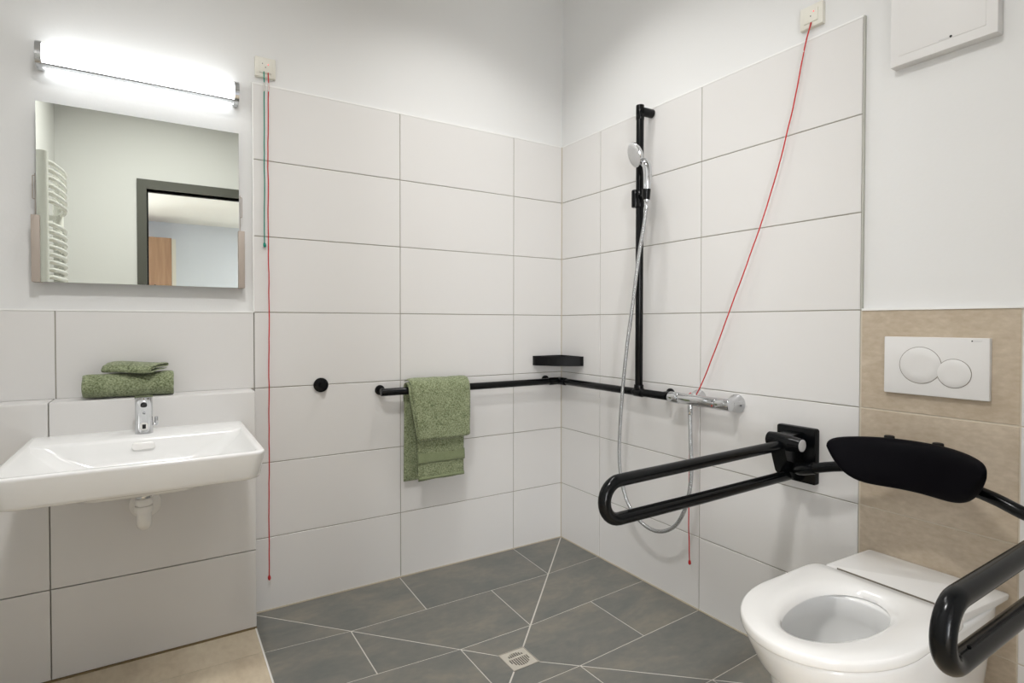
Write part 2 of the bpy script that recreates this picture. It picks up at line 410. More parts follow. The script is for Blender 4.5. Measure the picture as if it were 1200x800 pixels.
la = thing('mirror_lamp', 'long lit tube wall lamp with chrome ends above the mirror', 'lamp', (-1.86, P, 2.03))
def dsec(x, y0, y1, z0, z1, n=14, k=1.0):
    """D shaped section bulging towards the room"""
    zc = (z0 + z1) / 2; hz = (z1 - z0) / 2 * k; out = [Vector((x, y1, zc - hz)), Vector((x, y1, zc + hz))]
    out = [Vector((x, y1, zc + hz))]
    for i in range(n + 1):
        a = math.pi / 2 - math.pi * i / n
        out.append(Vector((x, y0 + .028 - math.cos(a) * .028 * k, zc + hz * math.sin(a))))
    out.append(Vector((x, y1, zc - hz))); return out
bm = bmesh.new(); loft(bm, [dsec(x, -.062, -.003, 1.990, 2.060) for x in (-2.142, -1.582)])
obj('diffuser', bm, M['lampglow'], la)
for xa, xb in ((-2.159, -2.1425), (-1.5815, -1.565)):
    bm = bmesh.new(); loft(bm, [dsec(xa, -.067, P - .002, 1.984, 2.064), dsec(xb, -.067, P - .002, 1.984, 2.064)])
    obj('end_cap', bm, M['chrome'], la)
obj('base_rail', B(-2.1425, -1.5815, -.0025, P - .001, 1.996, 2.054), M['white_pl'], la, False)
obj('lower_strip', B(-2.1425, -1.5815, -.060, -.034, 1.984, 1.9895), M['chrome'], la, False)

# ---------------------------------------------------------------- basin
bx, bz = -1.8715, .788
ba = thing('wash_basin', 'wide white ceramic wash basin on the left wall', 'sink', (bx, PY, bz - .16))
def br(x0, x1, yb, yf, r, z, dx=0):
    rb = .004 if r < .035 else r
    return [Vector((bx + a, PY + b, bz + z)) for a, b in rrect(x0, x1, yf, yb, (r, r, rb, rb), 8)]
rings = [br(-.05, .05, -.16, -.25, .045, -.132), br(-.15, .15, -.06, -.33, .08, -.129), br(-.23, .23, -.004, -.42, .09, -.108), br(-.262, .262, 0, -.50, .08, -.088),
         br(-.276, .276, 0, -.553, .03, -.082), br(-.286, .286, 0, -.563, .034, -.078), br(-.290, .290, 0, -.567, .034, -.070),
         br(-.299, .299, 0, -.5745, .034, -.010), br(-.3, .3, 0, -.5755, .034, -.005), br(-.2985, .2985, 0, -.574, .033, -.001), br(-.296, .296, 0, -.5715, .032, 0),
         br(-.288, .288, -.010, -.563, .026, .000), br(-.282, .282, -.148, -.556, .024, .000), br(-.279, .279, -.155, -.552, .03, -.003),
         br(-.272, .272, -.158, -.548, .04, -.012), br(-.240, .240, -.163, -.540, .05, -.042), br(-.200, .200, -.172, -.525, .07, -.075),
         br(-.165, .165, -.195, -.505, .08, -.100), br(-.12, .12, -.23, -.46, .09, -.113), br(-.03, .03, -.30, -.36, .028, -.119)]
bm = bmesh.new(); loft(bm, rings); obj('bowl', bm, M['ceramic'], ba, True, 50)
bm = bmesh.new(); yb = PY - .1655
loft(bm, [[Vector((bx + a, yb + .004 - d + (b - bz + .028) * .17, b)) for a, b in rrect(-.032 + i, .032 - i, bz - .039 + i, bz - .017 - i, .0105 - i * .8, 6)] for i, d in ((0, -.004), (0, .004), (.0015, .0055))])
obj('overflow_cover', bm, M['seat'], ba)
bm = bmesh.new(); cyl(bm, (bx, PY - .33, bz - .1185), (bx, PY - .33, bz - .113), .03); obj('drain_cover', bm, M['chrome'], ba)

tp = thing('basin_tap', 'small chrome sensor tap with a side lever behind the basin', 'tap', (bx, PY - .09, bz))
ty = PY - .082
bm = bmesh.new()
def tp_ring(z, hx, y0, y1, r): return [Vector((bx + a, b, z)) for a, b in rrect(-hx, hx, y0, y1, (.021, .021, .008, .008), 10)]
loft(bm, [tp_ring(bz - .001, .0255, ty - .026, ty + .022, .012), tp_ring(bz + .004, .0255, ty - .026, ty + .022, .012), tp_ring(bz + .055, .0245, ty - .024, ty + .021, .012),
          tp_ring(bz + .085, .0245, ty - .034, ty + .021, .012), tp_ring(bz + .112, .0245, ty - .052, ty + .021, .010), tp_ring(bz + .117, .0235, ty - .052, ty + .020, .010)])
obj('body', bm, M['chrome'], tp, True, 50)
bm = bmesh.new(); loft(bm, [tp_ring(bz + .1172, .0252, ty - .055, ty + .021, .010), tp_ring(bz + .121, .0252, ty - .055, ty + .021, .010), tp_ring(bz + .1225, .0235, ty - .053, ty + .019, .009)])
obj('cap', bm, M['chrome'], tp)
bm = bmesh.new(); cyl(bm, (bx + .0005, ty - .043, bz + .100), (bx + .0005, ty - .0475, bz + .094), .009, .001); obj('aerator', bm, M['black_ink'], tp)
bm = bmesh.new(); loft(bm, [[Vector((bx + .000 + a, ty - .0253 - d, b)) for a, b in rrect(-.0115 + i, .0115 - i, bz + .012 + i, bz + .038 - i, .009 - i, 5)] for i, d in ((0, -.004), (0, .001), (.001, .0015))]); obj('sensor_frame', bm, M['white_pl'], tp)
obj('sensor_window', B(bx - .0045, bx + .0055, ty - .0278, ty - .0262, bz + .018, bz + .032, bev=.0007), M['black_ink'], tp)
bm = bmesh.new(); tube(bm, [(bx + .021, ty, bz + .026), (bx + .036, ty, bz + .026)], .0045, 12); cyl(bm, (bx + .0345, ty, bz + .022), (bx + .0345, ty, bz + .052), .005, .002)
obj('lever', bm, M['chrome'], tp)

tr = thing('basin_waste_pipe', 'short white plastic waste pipe with chrome nut under the basin', 'drain pipe', (bx, PY - .33 + .125, .52))
ty2 = -.325
bm = bmesh.new(); cyl(bm, (bx, ty2, .585), (bx, ty2, .607), .0235, .002); cyl(bm, (bx, ty2, .562), (bx, ty2, .583), .0245, .002)
tube(bm, bend([(bx, ty2, .60), (bx, ty2, .515), (bx, PY + .001, .532)], .04, 8), .0195, 20)
obj('elbow_pipe', bm, M['drain_pl'], tr)
bm = bmesh.new(); cyl(bm, (bx, ty2, .607), (bx, ty2, .625), .022, .002); tube(bm, [(bx, ty2, .62), (bx, ty2, .66)], .016, 16); obj('nut', bm, M['chrome'], tr)
bm = bmesh.new(); cyl(bm, (bx, PY + .0005, .532), (bx, PY - .008, .532), .047, .003, 40); obj('wall_rosette', bm, M['drain_pl'], tr)
bm = bmesh.new(); cyl(bm, (bx + .085, PY + .0005, .633), (bx + .085, PY - .03, .633), .010, .002); o = obj('mounting_nut', bm, M['white_pl'], ba)

# ---------------------------------------------------------------- cloth
def sheet(bm, path, xr, th, nx=36, amp=.0035, fr=14, seed=0, rag=.0):
    """cloth slab: path = list of (y, z) centre line, xr(s) -> (x0, x1)"""
    Pp = [Vector((0, a, b)) for a, b in path]; n = len(Pp)
    Ln = [0]
    for i in range(1, n): Ln.append(Ln[-1] + (Pp[i] - Pp[i - 1]).length)
    tot = Ln[-1]; F = []; Bk = []
    for i in range(n):
        t = (Pp[min(i + 1, n - 1)] - Pp[max(i - 1, 0)]).normalized(); nr = Vector((0, -t.z, t.y)); s = Ln[i] / tot
        x0, x1 = xr(s); rf = []; rb = []
        for j in range(nx + 1):
            u = j / nx; x = x0 + (x1 - x0) * u
            e = 1 - abs(2 * u - 1) ** 10; e2 = 1 - abs(2 * s - 1) ** 40
            h = th / 2 * max(.08, (max(e, 0) ** .5) * (max(e2, 0) ** .5))
            c = Vector((x, Pp[i].y, Pp[i].z))
            nz = noise.noise(Vector((x * fr, Pp[i].z * fr * .6 + seed, Pp[i].y * fr))) * amp + noise.noise(Vector((x * 60, Pp[i].z * 60 + seed, seed))) * amp * .35
            c += nr * nz
            if rag: c.z += noise.noise(Vector((x * 9, seed * 3.3, 0))) * rag * s
            rf.append(bm.verts.new(c + nr * h)); rb.append(bm.verts.new(c - nr * h))
        F.append(rf); Bk.append(rb)
    for i in range(n - 1):
        for j in range(nx):
            bm.faces.new((F[i][j], F[i][j + 1], F[i + 1][j + 1], F[i + 1][j])); bm.faces.new((Bk[i][j], Bk[i + 1][j], Bk[i + 1][j + 1], Bk[i][j + 1]))
        bm.faces.new((F[i][0], F[i + 1][0], Bk[i + 1][0], Bk[i][0])); bm.faces.new((F[i][nx], Bk[i][nx], Bk[i + 1][nx], F[i + 1][nx]))
    for j in range(nx):
        bm.faces.new((F[0][j], Bk[0][j], Bk[0][j + 1], F[0][j + 1])); bm.faces.new((F[n - 1][j], F[n - 1][j + 1], Bk[n - 1][j + 1], Bk[n - 1][j]))
    return bm
def dense(pts, step=.008):
    out = []
    for i in range(len(pts) - 1):
        a = Vector((*pts[i], 0)); b = Vector((*pts[i + 1], 0)); k = max(1, int((b - a).length / step))
        for t in range(k): q = a.lerp(b, t / k); out.append((q.x, q.y))
    out.append(pts[-1]); return out
def arc(cy, cz, r, a0, a1, n=12):
    return [(cy + r * math.cos(math.radians(a0 + (a1 - a0) * i / n)), cz + r * math.sin(math.radians(a0 + (a1 - a0) * i / n))) for i in range(n + 1)]
BY, BZ, BR = -.062, .852, .0165
tw = thing('hanging_towel', 'green terry towel folded over the black rail on the left wall', 'towel', (-.77, BY, .62))
# inner sheet: wall side up over the rail and down in front
pth = dense([(-.030, .440), (-.034, .62), (BY + .0245, BZ)]) + arc(BY, BZ, .0245, 8, 172)[0:] + dense([(BY - .0245, BZ - .003), (-.092, .70), (-.094, .452)])
def xr_in(s): 
    if s < .45: return (-.905, -.725)
    if s < .55: t = (s - .45) / .1; return (-.905 + .035 * t, -.725 + .09 * t)
    t = (s - .55) / .45; return (-.870 + .008 * t, -.635 - .0 * t)
bm = bmesh.new(); sheet(bm, pth, xr_in, .011, 40, .004, 12, 3, .006); obj('inner_fold', bm, M['terry'], tw, True, 180)
# second wall side layer
bm = bmesh.new(); sheet(bm, dense([(-.019, .452), (-.021, .66), (-.022, .84)]), lambda s: (-.899, -.70), .009, 30, .003, 11, 9, .004); obj('back_fold', bm, M['terry'], tw, True, 180)
# outer flap, doubled with a rolled lower edge
r1 = .0335
pth = dense([(-.030, .80), (BY + r1, BZ)]) + arc(BY, BZ, r1, 5, 170) + dense([(BY - r1 - .001, BZ - .01), (-.106, .70), (-.107, .650)]) + arc(-.1155, .648, .0088, 0, -180, 10) + dense([(-.1245, .65), (-.1225, .72), (BY - r1 - .0175, BZ - .02)]) + arc(BY, BZ + .001, r1 + .0145, 178, 60, 10)
def xr_out(s):
    return (-.906 + .034 * min(1, max(0, (s - .25) / .28)) - .034 * max(0, (s - .58) / .42) , -.609 - .010 * max(0, 1 - abs(s - .6) * 3))
bm = bmesh.new(); sheet(bm, pth, xr_out, .013, 44, .0032, 13, 5); obj('outer_fold', bm, M['terry'], tw, True, 180)
bm = bmesh.new(); sheet(bm, dense([(-.0965, .575), (-.1005, .545), (-.101, .526)]), lambda s: (-.866, -.6335), .005, 30, .003, 12, 3.3); obj('woven_border', bm, M['weave'], tw, True, 180)
bm = bmesh.new(); sheet(bm, dense([(-.100, .468), (-.101, .455)]), lambda s: (-.863, -.636), .0055, 30, .002, 12, 3.3, .006); obj('hem', bm, M['weave'], tw, True, 180)

# rolled towel on the ledge
rt = thing('rolled_towel', 'large rolled green towel lying on the ledge above the basin', 'towel', (-1.915, -.058, PH))
def roll(bm, x0, x1, yc, zc, ry, rz, turns=2.4, th=.0125, nx=60, nt=110, seed=1):
    F = []; Bk = []
    for i in range(nt + 1):
        s = i / nt; a = 2 * math.pi * turns * s + math.pi * 1.15; k = 1 - (1 - s) * .80; rf = []; rb = []
        for j in range(nx + 1):
            u = j / nx; x = x0 + (x1 - x0) * u + noise.noise(Vector((a * .6, seed, 0))) * .004
            e = max(.15, (1 - abs(2 * u - 1) ** 24)) ** .5; e2 = max(.1, 1 - abs(2 * s - 1) ** 30) ** .5
            zs = 1 + .14 * (u - .5) + .03 * math.sin(u * 7)
            nz = noise.noise(Vector((x * 14, math.cos(a) * 2, math.sin(a) * 2 + seed))) * .0035
            for lst, q in ((rf, th / 2 * e * e2), (rb, -th / 2 * e * e2)):
                yy = yc + (ry * k + q + nz - th / 2) * math.cos(a); zz = zc * 1 + (rz * k * zs + q + nz - th / 2) * math.sin(a)
                zz = max(zz, PH + .0015 + max(0, q + th / 2) * .0)
                lst.append(bm.verts.new((x, yy, zz)))
        F.append(rf); Bk.append(rb)
    for i in range(nt):
        for j in range(nx):
            bm.faces.new((F[i][j], F[i][j + 1], F[i + 1][j + 1], F[i + 1][j])); bm.faces.new((Bk[i][j], Bk[i + 1][j], Bk[i + 1][j + 1], Bk[i][j + 1]))
        bm.faces.new((F[i][0], F[i + 1][0], Bk[i + 1][0], Bk[i][0])); bm.faces.new((F[i][nx], Bk[i][nx], Bk[i + 1][nx], F[i + 1][nx]))
    for j in range(nx):
        bm.faces.new((F[0][j], Bk[0][j], Bk[0][j + 1], F[0][j + 1])); bm.faces.new((F[nt][j], F[nt][j + 1], Bk[nt][j + 1], Bk[nt][j]))
    return bm
bm = bmesh.new(); roll(bm, -2.045, -1.786, -.066, PH + .0465, .050, .048); bmesh.ops.transform(bm, matrix=Matrix.Translation((-1.915, -.06, 0)) @ Matrix.Rotation(math.radians(3.5), 4, 'Z') @ Matrix.Translation((1.915, .06, 0)), verts=bm.verts); obj('rolled_cloth', bm, M['terry'], rt, True, 180)

ft = thing('folded_washcloth', 'small green washcloth folded on top of the rolled towel', 'washcloth', (-1.90, -.06, .965))
def fold(bm, seed, yo, pts, xa, xb, sag):
    """loop folded cloth: section in (y, z), x along the roll"""
    nx = 40; rg = []
    n = len(pts); F = []; Bk = []
    Pp = [Vector((0, a, b)) for a, b in pts]
    for i in range(n):
        t = (Pp[min(i + 1, n - 1)] - Pp[max(i - 1, 0)]).normalized(); nr = Vector((0, -t.z, t.y)); s = i / (n - 1); rf = []; rb = []
        for j in range(nx + 1):
            u = j / nx; e = max(.15, 1 - abs(2 * u - 1) ** 16) ** .5; e2 = max(.1, 1 - abs(2 * s - 1) ** 20) ** .5
            x = xa + (xb - xa) * u + .012 * (Pp[i].y + .06) / .04 * (1 if u > .5 else 0)
            c = Vector((x, Pp[i].y, Pp[i].z + sag(u))) + nr * noise.noise(Vector((x * 20, seed + Pp[i].z * 20, Pp[i].y * 20))) * .002
            rf.append(bm.verts.new(c + nr * .0042 * e * e2)); rb.append(bm.verts.new(c - nr * .0042 * e * e2))
        F.append(rf); Bk.append(rb)
    for i in range(n - 1):
        for j in range(nx):
            bm.faces.new((F[i][j], F[i][j + 1], F[i + 1][j + 1], F[i + 1][j])); bm.faces.new((Bk[i][j], Bk[i + 1][j], Bk[i + 1][j + 1], Bk[i][j + 1]))
        bm.faces.new((F[i][0], F[i + 1][0], Bk[i + 1][0], Bk[i][0])); bm.faces.new((F[i][nx], Bk[i][nx], Bk[i + 1][nx], F[i + 1][nx]))
    for j in range(nx):
        bm.faces.new((F[0][j], Bk[0][j], Bk[0][j + 1], F[0][j + 1])); bm.faces.new((F[n - 1][j], F[n - 1][j + 1], Bk[n - 1][j + 1], Bk[n - 1][j]))
zt = .991
sec = dense([(-.030, zt + .001), (-.070, zt - .002), (-.100, zt - .012)], .004) + arc(-.100, zt - .006, .0062, 270, 140, 6)[1:] + dense([(-.100, zt + .002), (-.070, zt + .0085), (-.030, zt + .0115)], .004) + arc(-.030, zt + .0165, .005, 270, 450, 6) + dense([(-.034, zt + .0215), (-.070, zt + .020), (-.098, zt + .011), (-.108, zt - .004)], .004)
bm = bmesh.new(); fold(bm, 2, 0, sec, -1.985, -1.822, lambda u: .003 * math.sin(u * 6) + .006 * u); bmesh.ops.transform(bm, matrix=Matrix.Translation((-1.90, -.07, zt)) @ Matrix.Rotation(math.radians(-20), 4, 'Z') @ Matrix.Rotation(math.radians(3), 4, 'Y') @ Matrix.Diagonal((1, 1.05, .8, 1)) @ Matrix.Translation((1.90, .07, -zt)), verts=bm.verts)
obj('folded_cloth', bm, M['terry'], ft, True, 180)

# ---------------------------------------------------------------- rails in the shower corner
RG = .0165
gr = thing('corner_grab_rail', 'black towel and grab rail running round the shower corner', 'grab rail', (-.06, -.06, BZ))
bm = bmesh.new(); a, b = capped((-1.020, BY, BZ), (-.075, BY, BZ), RG, .003); tube(bm, a, b, 24); obj('rail_left', bm, M['black'], gr)
bm = bmesh.new(); a, b = capped((BY, -.070, BZ), (BY, -.800, BZ), RG, .003); tube(bm, a, b, 24); obj('rail_right', bm, M['black'], gr)
for o_ in gr.children: o_.name = 'rail'
bm = bmesh.new(); cyl(bm, (-.125, BY, BZ), (-.058, BY, BZ), RG + .003); cyl(bm, (BY, -.120, BZ), (BY, -.056, BZ), RG + .003)
bmesh.ops.create_uvsphere(bm, u_segments=20, v_segments=12, radius=.0205, matrix=Matrix.Translation((BY, BY, BZ))); obj('corner_joint', bm, M['black'], gr)
def rail_mount(put, a):
    bm = bmesh.new(); tube(bm, [put(a, BZ + .004, -.0), put(a, BZ + .002, .05)], .0125, 20); cyl(bm, put(a, BZ + .004, .0), put(a, BZ + .004, .009), .022, .002)
    obj('wall_mount', bm, M['black'], gr)
rail_mount(onW0, -1.005); rail_mount(onW0, -.110); rail_mount(onW1, -.765)

sr = thing('shower_riser_rail', 'tall black shower rail standing on the grab rail at right wall', 'shower rail', (BY, -.638, BZ))
bm = bmesh.new(); a, b = capped((BY, -.638, BZ + .017), (BY, -.638, 2.092), RG, .003); tube(bm, a, b, 24); obj('pole', bm, M['black'], sr)
bm = bmesh.new(); cyl(bm, (BY, -.642, 2.066), (.0, -.650, 2.064), .019, .002); obj('wall_mount', bm, M['black'], sr)
bm = bmesh.new(); cyl(bm, (BY, -.638, 2.03), (BY, -.638, 2.0925), RG + .0012, .002); obj('top_sleeve', bm, M['black'], sr)
bm = bmesh.new(); cyl(bm, (BY, -.638, BZ + .012), (BY, -.638, BZ + .034), RG + .004, .003); cyl(bm, (BY, -.612, BZ), (BY, -.664, BZ), RG + .003, .003); obj('tee_joint', bm, M['black'], sr)
# slider holder
sl = bmesh.new(); cyl(sl, (BY, -.638, 1.652), (BY, -.638, 1.722), RG + .005, .003)
cyl(sl, (BY - .016, -.628, 1.652), (BY - .016, -.628, 1.728), .0165, .004)
tube(sl, [(BY, -.638, 1.697), (-.095, -.705, 1.693)], .013, 16)
o = obj('slider', sl, M['black'], sr)
bm = bmesh.new(); tube(bm, [(-.098, -.711, 1.668), (-.0985, -.713, 1.712)], [.0155, .0185], 24); obj('holder_cup', bm, M['black'], sr)

hs_ = thing('hand_shower', 'white and chrome hand shower held on the black rail', 'shower head', (-.0985, -.713, 1.69))
hc = Vector((-.124, -.672, 1.862)); nrm = Vector((-.84, .34, -.32)).normalized()
a_, b_ = frame_of(nrm)
def disc_rings(prof, n=36, k=1.0): return [[hc + nrm * d + (a_ * math.cos(2 * math.pi * i / n) + b_ * math.sin(2 * math.pi * i / n)) * r for i in range(n)] for r, d in prof]
bm = bmesh.new(); loft(bm, disc_rings([(.010, -.028), (.026, -.024), (.042, -.014), (.051, -.004), (.0535, .002), (.0525, .005)])); obj('head_shell', bm, M['chrome'], hs_)
bm = bmesh.new(); loft(bm, disc_rings([(.0520, .003), (.0520, .0062), (.049, .0085), (.030, .0100), (.004, .0105)])); f_ = obj('spray_face', bm, M['white_disc'], hs_)
bm = bmesh.new()
for ring, cnt in ((.012, 6), (.022, 11), (.032, 16), (.042, 22)):
    for i in range(cnt):
        an = 2 * math.pi * i / cnt; p = hc + nrm * .009 + (a_ * math.cos(an) + b_ * math.sin(an)) * ring; tube(bm, [p, p + nrm * .0025], .0014, 5)
q = obj('nozzles', bm, M['silver'], f_); q['kind'] = 'stuff'
pts = spline([(-.0985, -.713, 1.662), (-.0985, -.717, 1.72), (-.0975, -.7185, 1.775), (-.1005, -.712, 1.815), hc - nrm * .018 + Vector((0, 0, -.018)), hc - nrm * .016], 6)
rr = [.0115 + .006 * math.sin(min(1, i / 14) * math.pi / 2) - (.0045 if i > 20 else 0) for i in range(len(pts))]
bm = bmesh.new(); tube(bm, pts, rr, 20); obj('handle', bm, M['chrome'], hs_)
bm = bmesh.new(); cyl(bm, (-.0985, -.7125, 1.628), (-.0985, -.713, 1.664), .0095, .002); obj('hose_nut', bm, M['chrome'], hs_)

ho = obj('shower_hose', T(spline([(-.0985, -.7125, 1.632), (-.099, -.700, 1.56), (-.10, -.672, 1.437), (-.10, -.640, 1.25), (-.10, -.605, 1.06), (-.10, -.578, .86), (-.10, -.562, .69), (-.10, -.558, .56), (-.10, -.575, .45), (-.10, -.62, .36), (-.10, -.70, .305),
                                  (-.10, -.79, .298), (-.10, -.875, .345), (-.095, -.925, .43), (-.09, -.944, .52), (-.085, -.945, .60), (-.078, -.934, .70), (-.071, -.925, .80)], 8), .0078, 12), M['hose'])
ho['label'] = 'silver metal shower hose looping down from hand shower to mixer'; ho['category'] = 'hose'

mx = thing('shower_mixer', 'chrome bar shower mixer on the right wall beside grab rail', 'shower mixer', (0, -.98, .852))
mxx = -.070
bm = bmesh.new(); cyl(bm, (mxx, -.874, .853), (mxx, -1.050, .853), .0215, .002, 28); obj('body', bm, M['chrome'], mx)
for (y0, y1) in ((-.822, -.872), (-1.052, -1.110)):
    bm = bmesh.new(); cyl(bm, (mxx, y0, .853), (mxx, y1, .853), .0225, .003, 28)
    obj('handle', bm, M['chrome'], mx)
for yy in (-.912, -1.086):
    bm = bmesh.new(); loft(bm, [[onW1(yy - 0 + r * math.cos(i * math.pi / 18), .853 + r * math.sin(i * math.pi / 18), d) for i in range(36)] for r, d in ((.034, .0), (.0355, .003), (.034, .010), (.028, .018), (.020, .055))])
    obj('wall_rosette', bm, M['chrome'], mx)
bm = bmesh.new(); cyl(bm, (mxx, -.925, .795), (mxx, -.925, .835), .0098, .0015); obj('hose_connector', bm, M['chrome'], mx)
bm = bmesh.new(); tube(bm, [(mxx - .0205, -1.042, .845), (mxx - .0222, -1.042, .845)], .0028, 10); obj('red_mark', bm, M['red'], mx)
bm = bmesh.new(); tube(bm, [(mxx - .0195, -1.042, .862), (mxx - .0212, -1.042, .862)], .002, 10); obj('stop_mark', bm, M['black_ink'], mx)

# hook and corner shelf
hk = thing('towel_hook', 'small round black hook on white tiles left of the towel', 'hook', (-1.258, 0, .894))
bm = bmesh.new(); cyl(bm, (-1.258, 0, .893), (-1.258, -.010, .893), .030, .003, 36); obj('rosette', bm, M['black'], hk)
bm = bmesh.new(); tube(bm, [(-1.258, -.008, .893), (-1.258, -.030, .893), (-1.258, -.040, .893)], [.010, .009, .012], 20); obj('peg', bm, M['black'], hk)
sh = thing('corner_shelf', 'black corner shelf basket above the joint of the rail', 'shelf', (-.05, -.05, .933))
def tri(o, z):
    a = .188 - o * 2.2; k = o
    pts = [(-.003 - k, -.003 - k)] 
    pts = [(-.003 - k, -.003 - k), (-a, -.003 - k)]
    n = 14; r = .02
    f = []
    for i in range(n + 1):
        t = i / n; x = -a + (a - .024) * t; y = -.024 - (a - .024) * t; bl = math.sin(math.pi * t) * .020; f.append((x - bl * .7, y - bl * .7))
    pts += f; pts += [(-.003 - k, -a)]
    return [Vector((x, y, z)) for x, y in pts]
bm = bmesh.new(); loft(bm, [tri(0, .934), tri(0, .9825), tri(.006, .9825), tri(.006, .940)]); obj('tray', bm, M['black_matt'], sh, False)
bm = bmesh.new(); tube(bm, [(-.005, -.03, .925), (-.005, -.03, .934)], .004, 8); obj('fixing_screw', bm, M['chrome'], sh)

# ---------------------------------------------------------------- pull cord switches
def switch(name, label, put, a0, a1, b0, b1, cords):
    t = thing(name, label, 'pull switch', put((a0 + a1) / 2, b0, -P))
    bm = bmesh.new(); soft_plate(bm, a0, a1, b0, b1, -P, .004, .004, .003, put); obj('frame', bm, M['cream_pl'], t)
    i = .0155
    bm = bmesh.new(); soft_plate(bm, a0 + i, a1 - i, b0 + i, b1 - i, .003, .0065, .002, .0012, put); ins = obj('insert', bm, M['cream_pl'], t)
    ac, bc = (a0 + a1) / 2, (b0 + b1) / 2
    sgn = 1 if put is onW0 else -1
    for nm, da, db, mt in (('led', .010, .011, 'ledred'), ('marker', 0, -.001, 'black_ink')) + ((('marker', -.011, .012, 'black_ink'),) if cords > 1 else ()):
        bm = bmesh.new(); tube(bm, [put(ac + da * sgn, bc + db, .005), put(ac + da * sgn, bc + db, .0075)], .0018, 8); obj(nm, bm, M[mt], t)
    return t
s1 = switch('pull_cord_switch', 'cream wall switch with green and red cords beside the lamp', onW0, -1.503, -1.4275, 2.119, 2.197, 2)
s2 = switch('pull_cord_switch', 'cream wall switch with one red cord on the right wall', onW1, -1.394, -1.317, 2.126, 2.199, 1)
def cord(parent, pts, mt, r=.0017, wig=.0, knob=True):
    sp = spline(pts, 14)
    if wig:
        for i, p in enumerate(sp):
            if 0 < i < len(sp) - 1: p += Vector((noise.noise(Vector((p.z * 14, 1.3, 0))) * wig, 0, 0)) if parent is s1 else Vector((0, noise.noise(Vector((p.z * 14, 2.3, 0))) * wig, 0))
    o = obj('cord', T(sp, r, 8), M[mt], parent)
    if knob:
        e = sp[-1]; bm = bmesh.new(); tube(bm, [e + Vector((0, 0, .006)), e + Vector((0, 0, .001)), e + Vector((.0008, 0, -.008)), e + Vector((.001, 0, -.013))], [.0025, .0052, .0058, .003], 12)
        obj('pull_knob', bm, M[mt], o)
    return o
def bead(parent, p, d):
    bm = bmesh.new(); p = Vector(p); d = Vector(d).normalized()
    tube(bm, [p - d * .018, p - d * .013, p - d * .010, p + d * .010, p + d * .013, p + d * .018], [.0012, .0036, .0026, .0026, .0036, .0012], 10)
    obj('cord_connector', bm, M['bead'], parent)
cord(s1, [(-1.471, -.006, 2.140), (-1.4715, -.010, 2.09), (-1.472, -.010, 1.8), (-1.473, -.010, 1.55), (-1.4735, -.012, 1.462)], 'green', .0021, wig=.0015)
cord(s1, [(-1.4555, -.006, 2.138), (-1.457, -.013, 2.09), (-1.460, -.014, 1.7), (-1.459, -.014, 1.2), (-1.461, -.016, .7), (-1.463, -.018, .4), (-1.464, -.018, .142)], 'red', .0021, wig=.0025)
bead(s1, (-1.4715, -.0105, 2.078), (0, 0, 1)); bead(s1, (-1.457, -.0135, 2.078), (0, 0, 1))
cord(s2, [(-.006, -1.357, 2.140), (-.012, -1.338, 2.06), (-.015, -1.300, 1.868), (-.021, -1.215, 1.566), (-.027, -1.054, 1.164), (-.033, -.935, .888), (-.040, -.900, .874), (-.040, -.887, .85), (-.036, -.888, .80), (-.033, -.891, .6), (-.033, -.889, .4), (-.033, -.895, .197)], 'red', .0023, wig=.0018)
bead(s2, (-.0125, -1.333, 2.04), (0, -.22, 1))

# ---------------------------------------------------------------- hatch and flush plate
ht = thing('access_hatch', 'white square access hatch high on the right wall', 'hatch', (P, -1.72, 1.89))
hy0, hy1, hz0, hz1 = -1.850, -1.602, 1.893, 2.193
bm = bmesh.new(); soft_plate(bm, hy0, hy1, hz0, hz1, -P, .020, .002, .002, onW1); obj('frame', bm, M['plate_pl'], ht)
bm = bmesh.new(); soft_plate(bm, hy0 + .024, hy1 - .020, hz0 + .026, hz1 - .024, .018, .0212, .002, .001, onW1); dd = obj('door', bm, M['plate_pl'], ht)
bm = bmesh.new(); tube(bm, [onW1(-1.750, hz0 + .030, .020), onW1(-1.750, hz0 + .030, .0222)], .0032, 12); obj('lock', bm, M['black_ink'], dd)
obj('handle_slot', B(-.0218, -.0205, -1.746, -1.722, hz0 + .0285, hz0 + .0305), M['silver'], dd, False)
fp = thing('flush_plate', 'white flush plate with two round buttons on the tan tiles', 'flush plate', (.002, -1.716, .95))
bm = bmesh.new(); soft_plate(bm, -1.8405, -1.5905, .9495, 1.1135, -.004, .011, .003, .002, onW1); obj('plate', bm, M['plate_pl'], fp)
for (yc, zc, r) in ((-1.6835, 1.034, .0520), (-1.7635, 1.0165, .0395)):
    bm = bmesh.new(); ring = lambda rr, d: [onW1(yc + rr * math.cos(i * math.pi / 32), zc + rr * math.sin(i * math.pi / 32), d) for i in range(64)]
    k = .0006 if r > .045 else .0009
    loft(bm, [ring(r, .009), ring(r, .0111 + k), ring(r - .0014, .0111 + k)]); g_ = obj('button_gap', bm, M['groove'], fp, True)
    bm = bmesh.new(); loft(bm, [ring(r - .0013, .009), ring(r - .0013, .0116 + k), ring(r - .0018, .0120 + k), ring(r * .5, .0120 + k)]); obj('button', bm, M['plate_pl'], fp, True)
def text(s, size, loc, rot, mt, parent, name='lettering'):
    cu = bpy.data.curves.new(name, 'FONT'); cu.body = s; cu.size = size; cu.extrude = .0001; cu.align_x = 'LEFT'
    o = bpy.data.objects.new(name, cu); me = bpy.data.meshes.new_from_object(o); bpy.data.objects.remove(o)
    me.transform(Matrix.Translation(loc) @ rot); me.materials.append(mt)
    o = bpy.data.objects.new(name, me); COL.objects.link(o); me.transform(Matrix.Translation(-parent.location)); o.parent = parent
    return o
rot = Matrix(((0, 0, -1, 0), (-1, 0, 0, 0), (0, 1, 0, 0), (0, 0, 0, 1)))
